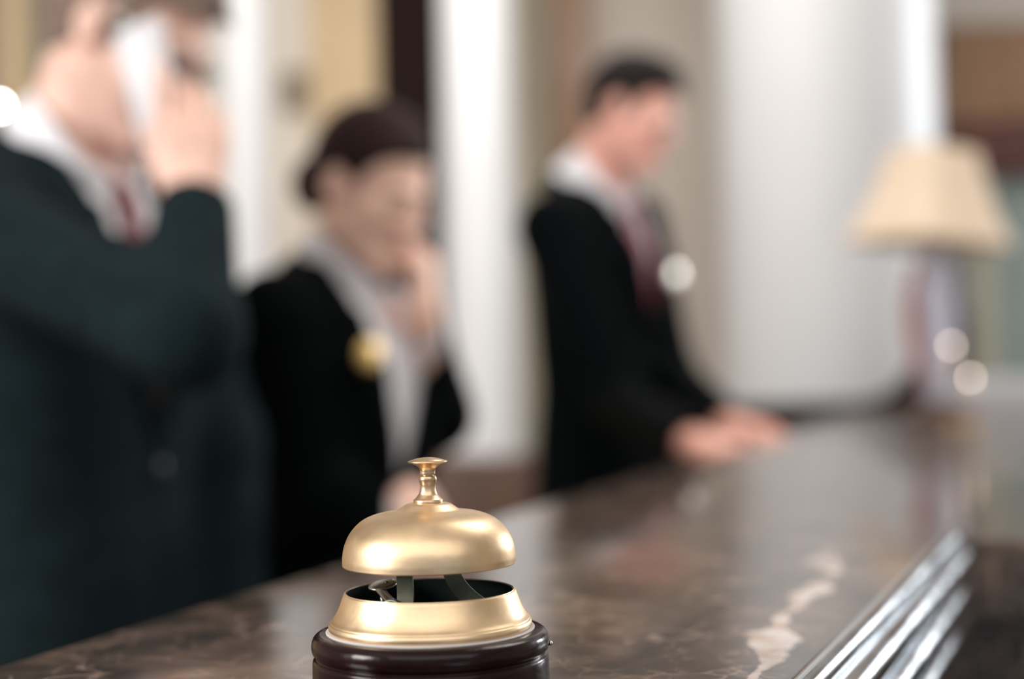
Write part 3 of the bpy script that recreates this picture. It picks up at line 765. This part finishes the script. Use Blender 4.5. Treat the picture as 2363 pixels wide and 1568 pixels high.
def handset(name, label, a, b, outn, m, m2, wd=.048, th=.026):
    """telephone from ear end a to mouth end b; outn = the way its back looks"""
    a = Vector(a); b = Vector(b); U = (a - b).normalized(); N_ = (Vector(outn) - U * Vector(outn).dot(U)).normalized(); S = N_.cross(U)
    L = (a - b).length; mid = (a + b) / 2
    r_ = root(name, tuple(mid), label, 'telephone')
    Fm = Frame(mid, N_, U)
    f = Field(mid - Vector((.16, .16, .16)), mid + Vector((.16, .16, .16)), .003)
    def fn(p):
        x, y, z = Fm.loc(p); cur = .010 * (z / (L / 2)) ** 2; y = y + cur
        hw = wd / 2 * (1 - .12 * np.cos(z / (L / 2) * 1.5)); q = np.stack([np.abs(x) - hw + .013, np.abs(y) - th / 2 + .013, np.abs(z) - L / 2 + .013], -1)
        return np.linalg.norm(np.maximum(q, 0), axis=-1) + np.minimum(q.max(-1), 0) - .013
    f.add(combo(npv(mid) - .15, npv(mid) + .15, fn), .003)
    me = f.mesh('handset_shell'); rebase(me, mid); link('handset_shell', me, m, r_)
    for zz, nm in ((L / 2 - .022, 'earpiece'), (-L / 2 + .022, 'mouthpiece')):
        bm = lathe_bm([(0, .0015), (.010, .001), (.013, -.001), (0, -.003)], 28)
        bm.transform(Matrix.Translation(Fm.w(0, -th / 2 - .009, zz)) @ (-N_).to_track_quat('Z', 'Y').to_matrix().to_4x4()); bm_out(nm, bm, m2, r_)
    bm = tube_bm([Fm.w(wd * .22, .0, L / 2 - .004), Fm.w(wd * .22, .0, L / 2 + .020)], [.005, .0035], 12); bm_out('antenna', bm, m2, r_)
    return r_, Fm

def dirn(a_deg, down=0):
    """horizontal heading: 0 = image right, positive turns towards the camera; down in degrees"""
    a = R(a_deg); d = R(down); return Vector((math.cos(a) * math.cos(d), -math.sin(a) * math.cos(d), -math.sin(d)))
def upn(a_deg, down, roll=0):
    a = R(a_deg); d = R(down); return Vector((math.cos(a) * math.sin(d), -math.sin(a) * math.sin(d), math.cos(d)))

FIST = ((1.25, 1.35, .8),) * 4
# ---- man on the right, reading at the counter
res = person('person', 'person farthest right in black suit and burgundy tie, looking down at the counter',
    at(1372, 425, 3.02), at(1395, 1030, 3.08), dirn(34), at(1462, 262, 2.96), dirn(28, 22), upn(28, 22),
    {'R': (at(1425, 935, 2.80), at(1592, 1022, 2.36)), 'L': (at(1548, 872, 3.06), at(1672, 982, 2.70))},
    SUIT_K, SHIRT, TIE_B, SKIN_R, HAIR_D,
    {'R': (dirn(48, 7), (0, .1, -1), (.30, .35, .3), (.7, .4), .12), 'L': (dirn(45, 6), (0, .1, -1), (.3, .35, .3), (.7, .4), .12)}, V_u=.22, hk=.93, col_tilt=.3, cuffs='', sleeve=.04, col_h=.014)
rt_, T, H, front, hq = res
spectacles(rt_, H, SILV)
oval_badge(rt_, front, -.095, .36, T, SILV)

# ---- woman in the middle on the telephone
ws = {'R': (at(725, 1165, 2.02), at(965, 1172, 1.92)), 'L': (at(1015, 960, 2.22), at(975, 722, 2.10))}
res = person('person', 'person with hair in a bun and gold badge on a black jacket, telephoning',
    at(805, 615, 2.13), at(775, 1370, 2.17), dirn(33), at(862, 440, 2.09), dirn(38, 24), upn(38, 24),
    ws, SUIT_K, SHIRT, None, SKIN_W, HAIR_W,
    {'R': (dirn(-35, 62), (0, .5, -1), (.5, .6, .4), (.6, .3), .08), 'L': ((.10, -.05, 1), (-.9, .3, .1), ((1.0, .9, .5), (1.0, .9, .5), (1.0, .9, .5), (1.0, .9, .5)), (.1, .1), .02)},
    hair_style='bun', V_u=.14, sexw=.88, hk=.92, vw=.072, col_tilt=.35, col_h=.008)
rt_, T, H, front, hq = res
oval_badge(rt_, front, .092, .375, T, GOLD, .026, .022)
wpc = hq['L'](.0, .085, .030)
handset('telephone', 'dark cordless telephone held by the woman with the bun', H.w(-.098, .010, -.002), wpc + Vector((.0, -.0, -.04)), H.S * -1, PHONE_K, PHONE_W)

# ---- man on the left with the white telephone
res = person('person', 'person nearest the camera in dark teal suit, holding a white telephone to his ear',
    at(160, 345, 1.74), at(190, 1400, 1.80), dirn(24), at(302, 92, 1.72), dirn(12, 30), upn(12, 30),
    {'R': (at(425, 765, 1.43), at(452, 468, 1.545)), 'L': (at(505, 1020, 1.90), at(545, 1480, 1.86))},
    SUIT_B, SHIRT, TIE_R, SKIN, HAIR_L,
    {'R': ((-.04, .10, 1), (-.25, .95, 0), ((.15, .40, .25), (.40, .70, .40), (.45, .75, .45), (.60, .85, .5)), (.15, .0), .03), 'L': ((.1, -.05, -1), (-.3, .9, 0), (.4, .4, .3), (.5, .3), .05)}, V_u=.20, col_tilt=.45, cuffs='', sleeve=.02, col_h=.006)
rt_, T, H, front, hq = res
spectacles(rt_, H, HAIR_D)
handset('telephone', 'white cordless telephone held to the ear of the man nearest the camera', at(310, 50, 1.605), at(385, 345, 1.605), H.S, PHONE_W, STEEL_L, .062, .028)

# ------------------------------------------------------------------ table lamp on the counter
LY = 3.2
lb = on(2165, 990, ZT); lb = at(2165, 980, LY); lb.z = ZT
lamp = root('table_lamp', tuple(lb), 'table lamp with beige flared lampshade standing on the far marble countertop', 'lamp')
def sqring(cx, cy, z, hw, hd, yaw, rr=.18, n=10):
    pts = []
    for q in range(4):
        for i in range(n):
            t = (i / n) - .5; a = q * math.pi / 2 + t * math.pi / 2; c_, s_ = math.cos(a), math.sin(a); e = 7
            k = 1 / ((abs(c_) ** e + abs(s_) ** e) ** (1 / e)); x, y = c_ * k * hw, s_ * k * hd
            pts.append(Vector((cx + x * math.cos(yaw) - y * math.sin(yaw), cy + x * math.sin(yaw) + y * math.cos(yaw), z)))
    return pts
zb = at(2140, 565, LY).z; zt = at(2140, 348, LY).z; cx_s = at(2140, 560, LY).x; yaw = R(27)
bm = bmesh.new(); rings = []
sp_ = [(0, .142), (.08, .138), (.25, .121), (.5, .101), (.75, .087), (1, .076)]
for t, hw in sp_ + [(1, .073), (.5, .098), (0, .139)]:
    rings.append([bm.verts.new(p) for p in sqring(cx_s, LY, zb + (zt - zb) * t, hw, hw, yaw)])
for a, b in zip(rings, rings[1:] + rings[:1]):
    for i in range(len(a)): bm.faces.new((a[i], a[(i + 1) % len(a)], b[(i + 1) % len(b)], b[i]))
bm.transform(Matrix.Translation(Vector((cx_s, LY, zb))) @ Matrix.Rotation(R(5), 4, 'Y') @ Matrix.Translation(-Vector((cx_s, LY, zb))))
bm_out('lamp_shade', bm, SHADE, lamp, angle=50)
Lc = (lb.x, lb.y, 0)
bm_out('foot', lathe_bm([(0, ZT), (.085, ZT), (.085, ZT + .012), (.06, ZT + .022), (.035, ZT + .045), (0, ZT + .05)], 48, Lc), BRONZE, lamp, angle=40)
bm_out('lamp_stem', lathe_bm([tuple(v) for v in spline([(.028, ZT + .045), (.036, ZT + .09), (.046, ZT + .16), (.050, ZT + .24), (.046, ZT + .32), (.030, ZT + .38), (.016, ZT + .40)], 6)] + [(0, ZT + .40)], 48, Lc), LAMPB, lamp)
bm_out('lamp_collar', lathe_bm([(0, ZT + .40), (.012, ZT + .40), (.012, zt - .01), (0, zt - .01)], 24, Lc), BRASS_D, lamp)
for q, m_ in ((-1, LAMPO), (1, NAVY)):
    pth = [Vector((lb.x + q * .047, lb.y - .02, ZT + .36)), Vector((lb.x + q * .060, lb.y - .02, ZT + .27)), Vector((lb.x + q * .056, lb.y - .02, ZT + .17)), Vector((lb.x + q * .042, lb.y - .02, ZT + .08))]
    bm_out('stem_ornament', tube_bm(spline(pth, 6), [.004 + .008 * math.sin(math.pi * i / 18) for i in range(19)], 16), m_, lamp)

# two added glowing beads standing in for glints on the lamp
for px, py, lab in ((2195, 798, 'added glowing bead imitating a lamp glint, on the higher stalk'), (2240, 872, 'added glowing bead imitating a lamp glint, on the lower stalk')):
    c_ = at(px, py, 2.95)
    sl_ = root('glint_bead', (c_.x, c_.y, ZT), lab, 'glint')
    bm_out('added_glint_stalk', tube_bm([(c_.x, c_.y, ZT), (c_.x, c_.y, c_.z - .004)], .0022, 10), BRASS_D, sl_)
    bm_out('foot', lathe_bm([(0, ZT), (.02, ZT), (.02, ZT + .003), (0, ZT + .006)], 24, (c_.x, c_.y, 0)), BRASS_D, sl_)  # foot of the added glint bead's stalk
    bm_out('glint_ball', ball_bm(c_, .004), mat('warm_glint', (1, .9, .8), .5, emit=(1, .86, .74), estr=10), sl_)

# ------------------------------------------------------------------ the room
struct(box('floor', FLOORM, -4.5, 4.6, -3.0, 8.0, -.05, 0))
struct(box('ceiling', CEILM, -4.5, 4.6, -3.0, 8.0, 3.3, 3.35))
struct(box('wall_left', CREAM, -4.55, -4.5, 1.2, 8.0, 0, 3.3))
struct(box('wall_right', CREAM, 4.6, 4.65, -3.0, 8.0, 0, 3.3))
def X(px, Y): return at(px, 700, Y).x
def Zz(py, Y, px=1181): return at(px, py, Y).z
YB = 5.9
wall = [(-4.5, X(150, YB), TANW), (X(150, YB), X(725, YB), CREAM), (X(725, YB), X(885, YB), TANW), (X(885, YB), X(1200, YB), CREAM), (X(1200, YB), X(1290, YB), OLIVE), (X(1290, YB), X(2170, YB), WALLC)]
bmw = bmesh.new(); me = bpy.data.meshes.new('wall_back'); mats = []
for i, (a, b, m_) in enumerate(wall):
    t_ = box_bm(a, b, YB, YB + .2, 0, 3.3)
    tm = bpy.data.meshes.new('t'); t_.to_mesh(tm); t_.free()
    if m_ not in mats: mats.append(m_)
    for p in tm.polygons: p.material_index = mats.index(m_)
    bmw.from_mesh(tm)
bmw.to_mesh(me); bmw.free(); struct(link('wall_back', me, mats, smooth=False))
# dark walnut door leaf with panels, brown timber post
d0, d1 = X(888, 5.7), X(1022, 5.7)
dr = box('door_1', DWOOD, d0 - .02, d1 + .05, 5.78, 5.88, 0, 3.2, .01); struct(dr)
for z0, z1 in ((.2, 1.0), (1.15, 2.0), (2.15, 3.0)):
    bm_out('door_panel', box_bm(d0 + .03, d1, 5.765, 5.79, z0, z1, .006), DWOOD, dr)
a, b = X(1284, YB), X(1372, YB)
t1 = box('trim_1', MWOOD, a, b, YB - .08, YB, Zz(520, YB), 3.3, .01); struct(t1)
# white pilaster behind the left man, small frame
a, b = X(528, 5.2), X(622, 5.2)
def column(px0, px1, Y, z0, lab):
    xa, xb = X(px0, Y), X(px1, Y); r = (xb - xa) / 2; cx = (xa + xb) / 2
    prof = [(0, z0), (r * 1.12, z0), (r * 1.12, z0 + .05), (r * 1.07, z0 + .08), (r * 1.07, z0 + .10), (r, z0 + .13), (r, 3.12), (r * 1.15, 3.2), (r * 1.2, 3.3), (0, 3.3)]
    o = bm_out('column', lathe_bm(prof, 72, (cx, Y, 0)), WHITE, base=(cx, Y, z0), angle=40); o['label'] = lab; return struct(o)
column(508, 632, 5.2, 0, 'slim white round column behind the man nearest the camera')
column(1028, 1196, 5.0, .93, 'white round column on a brown pedestal between the two right-hand figures')
cx = (X(1028, 5) + X(1196, 5)) / 2
pd = box('column_pedestal', PWOOD, cx - .22, cx + .22, 4.78, 5.22, 0, .93, .012); tag(pd, 'brown wooden pedestal carrying the white column', 'pedestal')
column(1668, 2166, 5.08, 0, 'broad white round column behind the counter and lamp')
# dark wainscot panel in front of the broad column, sweeping up at its end
wz = Zz(928, 4.45, 1830)
x0, x1 = X(1560, 4.45), X(1985, 4.45); x2 = X(2135, 4.45)
prof = [(x0, 0), (x0, wz), (x1, wz)] + [tuple(v) for v in spline([(x1, wz), (X(2050, 4.45), Zz(905, 4.45, 2050)), (X(2100, 4.45), Zz(850, 4.45, 2100)), (X(2122, 4.45), Zz(775, 4.45, 2120))], 6)][1:] + [(x2, Zz(775, 4.45, 2135)), (x2, 0)]
bm = bmesh.new(); lo_ = [bm.verts.new((a, 4.43, z)) for a, z in prof]; hi_ = [bm.verts.new((a, 4.48, z)) for a, z in prof]
bm.faces.new(lo_); bm.faces.new(hi_[::-1])
for i in range(len(prof)): bm.faces.new((lo_[i], hi_[i], hi_[(i + 1) % len(prof)], lo_[(i + 1) % len(prof)]))
# joins the back of the counter
o = bm_out('wooden_screen', bm, DWOOD, smooth=False, base=(x0, 4.45, 0)); tag(o, 'low dark walnut screen with upswept end behind the counter, in front of broad column', 'screen')

# right: lobby beyond
YR = 6.9
struct(box('wall_far', GREYG, X(2140, YR), 4.6, YR, YR + .1, 0, 3.3))
t2 = box('trim_2', MWOOD, X(2150, YR), 4.6, YR - .25, YR, Zz(300, YR, 2260), Zz(85, YR, 2260), .01); struct(t2)
t3 = box('trim_3', RWOOD, X(2150, YR), 4.6, YR - .22, YR, Zz(415, YR, 2260), Zz(300, YR, 2260), .01); struct(t3)
t4 = box('trim_4', WALLC, X(2150, YR), 4.6, YR - .2, YR, Zz(85, YR, 2260), 3.3); struct(t4)
pst = box('timber_post', OLIVE, X(2232, 6.4), X(2290, 6.4), 6.36, 6.44, 0, Zz(415, 6.4, 2260), .008); tag(pst, 'olive brown post behind the lamp, right of the broad column', 'post')
lx0 = X(2138, 4.55)
ld = root('stone_ledge', (lx0 + .6, 4.55, 0), 'pale stone ledge beyond the far end of the counter, behind the lamp', 'ledge')
lt = Zz(872, 4.5, 2250)
bm_out('slab', box_bm(lx0, lx0 + 1.3, 4.50, 4.62, ZT - .06, lt, .01), LEDGE, ld)
bm_out('plinth', box_bm(lx0 + .02, lx0 + 1.28, 4.52, 4.60, 0, ZT - .06, .004), MARB2, ld)

# wall sconce seen at the left edge
c_ = at(-2, 245, 5.2)
sc_ = root('wall_lamp', (c_.x, YB, c_.z), 'lit white globe wall lamp at the left edge of the photo', 'lamp')
bm_out('globe', ball_bm(c_, .012), mat('white_globe', (1, 1, 1), .5, emit=(1, .98, .95), estr=40), sc_)
bm_out('bracket', tube_bm([c_ + Vector((0, .01, -.005)), Vector((c_.x, YB, c_.z - .03))], .006, 10), BRASS_D, sc_)
# timber architrave strips at far left
struct(box('trim_5', OLIVE, X(78, YB), X(132, YB), YB - .06, YB, 0, 3.3, .006))
struct(box('trim_6', OLIVE, X(-60, YB), X(12, YB), YB - .06, YB, 0, 3.3, .006))
# framed picture between column and golden wall
px_ = X(690, YB); pf_ = root('picture_frame', (px_, YB - .02, Zz(270, YB, 690)), 'small framed picture on cream wall behind the woman with the bun', 'picture')
z0, z1 = Zz(262, YB, 690), Zz(165, YB, 690); hw = .055
for a_, b_, c1, c2 in ((-hw, -hw + .014, z0, z1), (hw - .014, hw, z0, z1), (-hw, hw, z0, z0 + .014), (-hw, hw, z1 - .014, z1)):
    pass
bm = bmesh.new()
fr_o = [(-hw, z0), (hw, z0), (hw, z1), (-hw, z1)]; fr_i = [(-hw + .014, z0 + .014), (hw - .014, z0 + .014), (hw - .014, z1 - .014), (-hw + .014, z1 - .014)]
vs = {}
for nm, pl in (('o', fr_o), ('i', fr_i)):
    for d_, yy in ((0, YB), (1, YB - .02)): vs[nm, d_] = [bm.verts.new((px_ + a_, yy, b_)) for a_, b_ in pl]
for i in range(4):
    j = (i + 1) % 4
    bm.faces.new((vs['o', 1][i], vs['o', 1][j], vs['i', 1][j], vs['i', 1][i])); bm.faces.new((vs['o', 0][i], vs['o', 0][j], vs['i', 0][j], vs['i', 0][i]))
    bm.faces.new((vs['o', 0][i], vs['o', 0][j], vs['o', 1][j], vs['o', 1][i])); bm.faces.new((vs['i', 0][i], vs['i', 0][j], vs['i', 1][j], vs['i', 1][i]))
bm_out('frame', bm, MWOOD, pf_, smooth=False)
bm_out('picture', box_bm(px_ - hw + .014, px_ + hw - .014, YB - .008, YB, z0 + .014, z1 - .014), OLIVE, pf_, smooth=False)
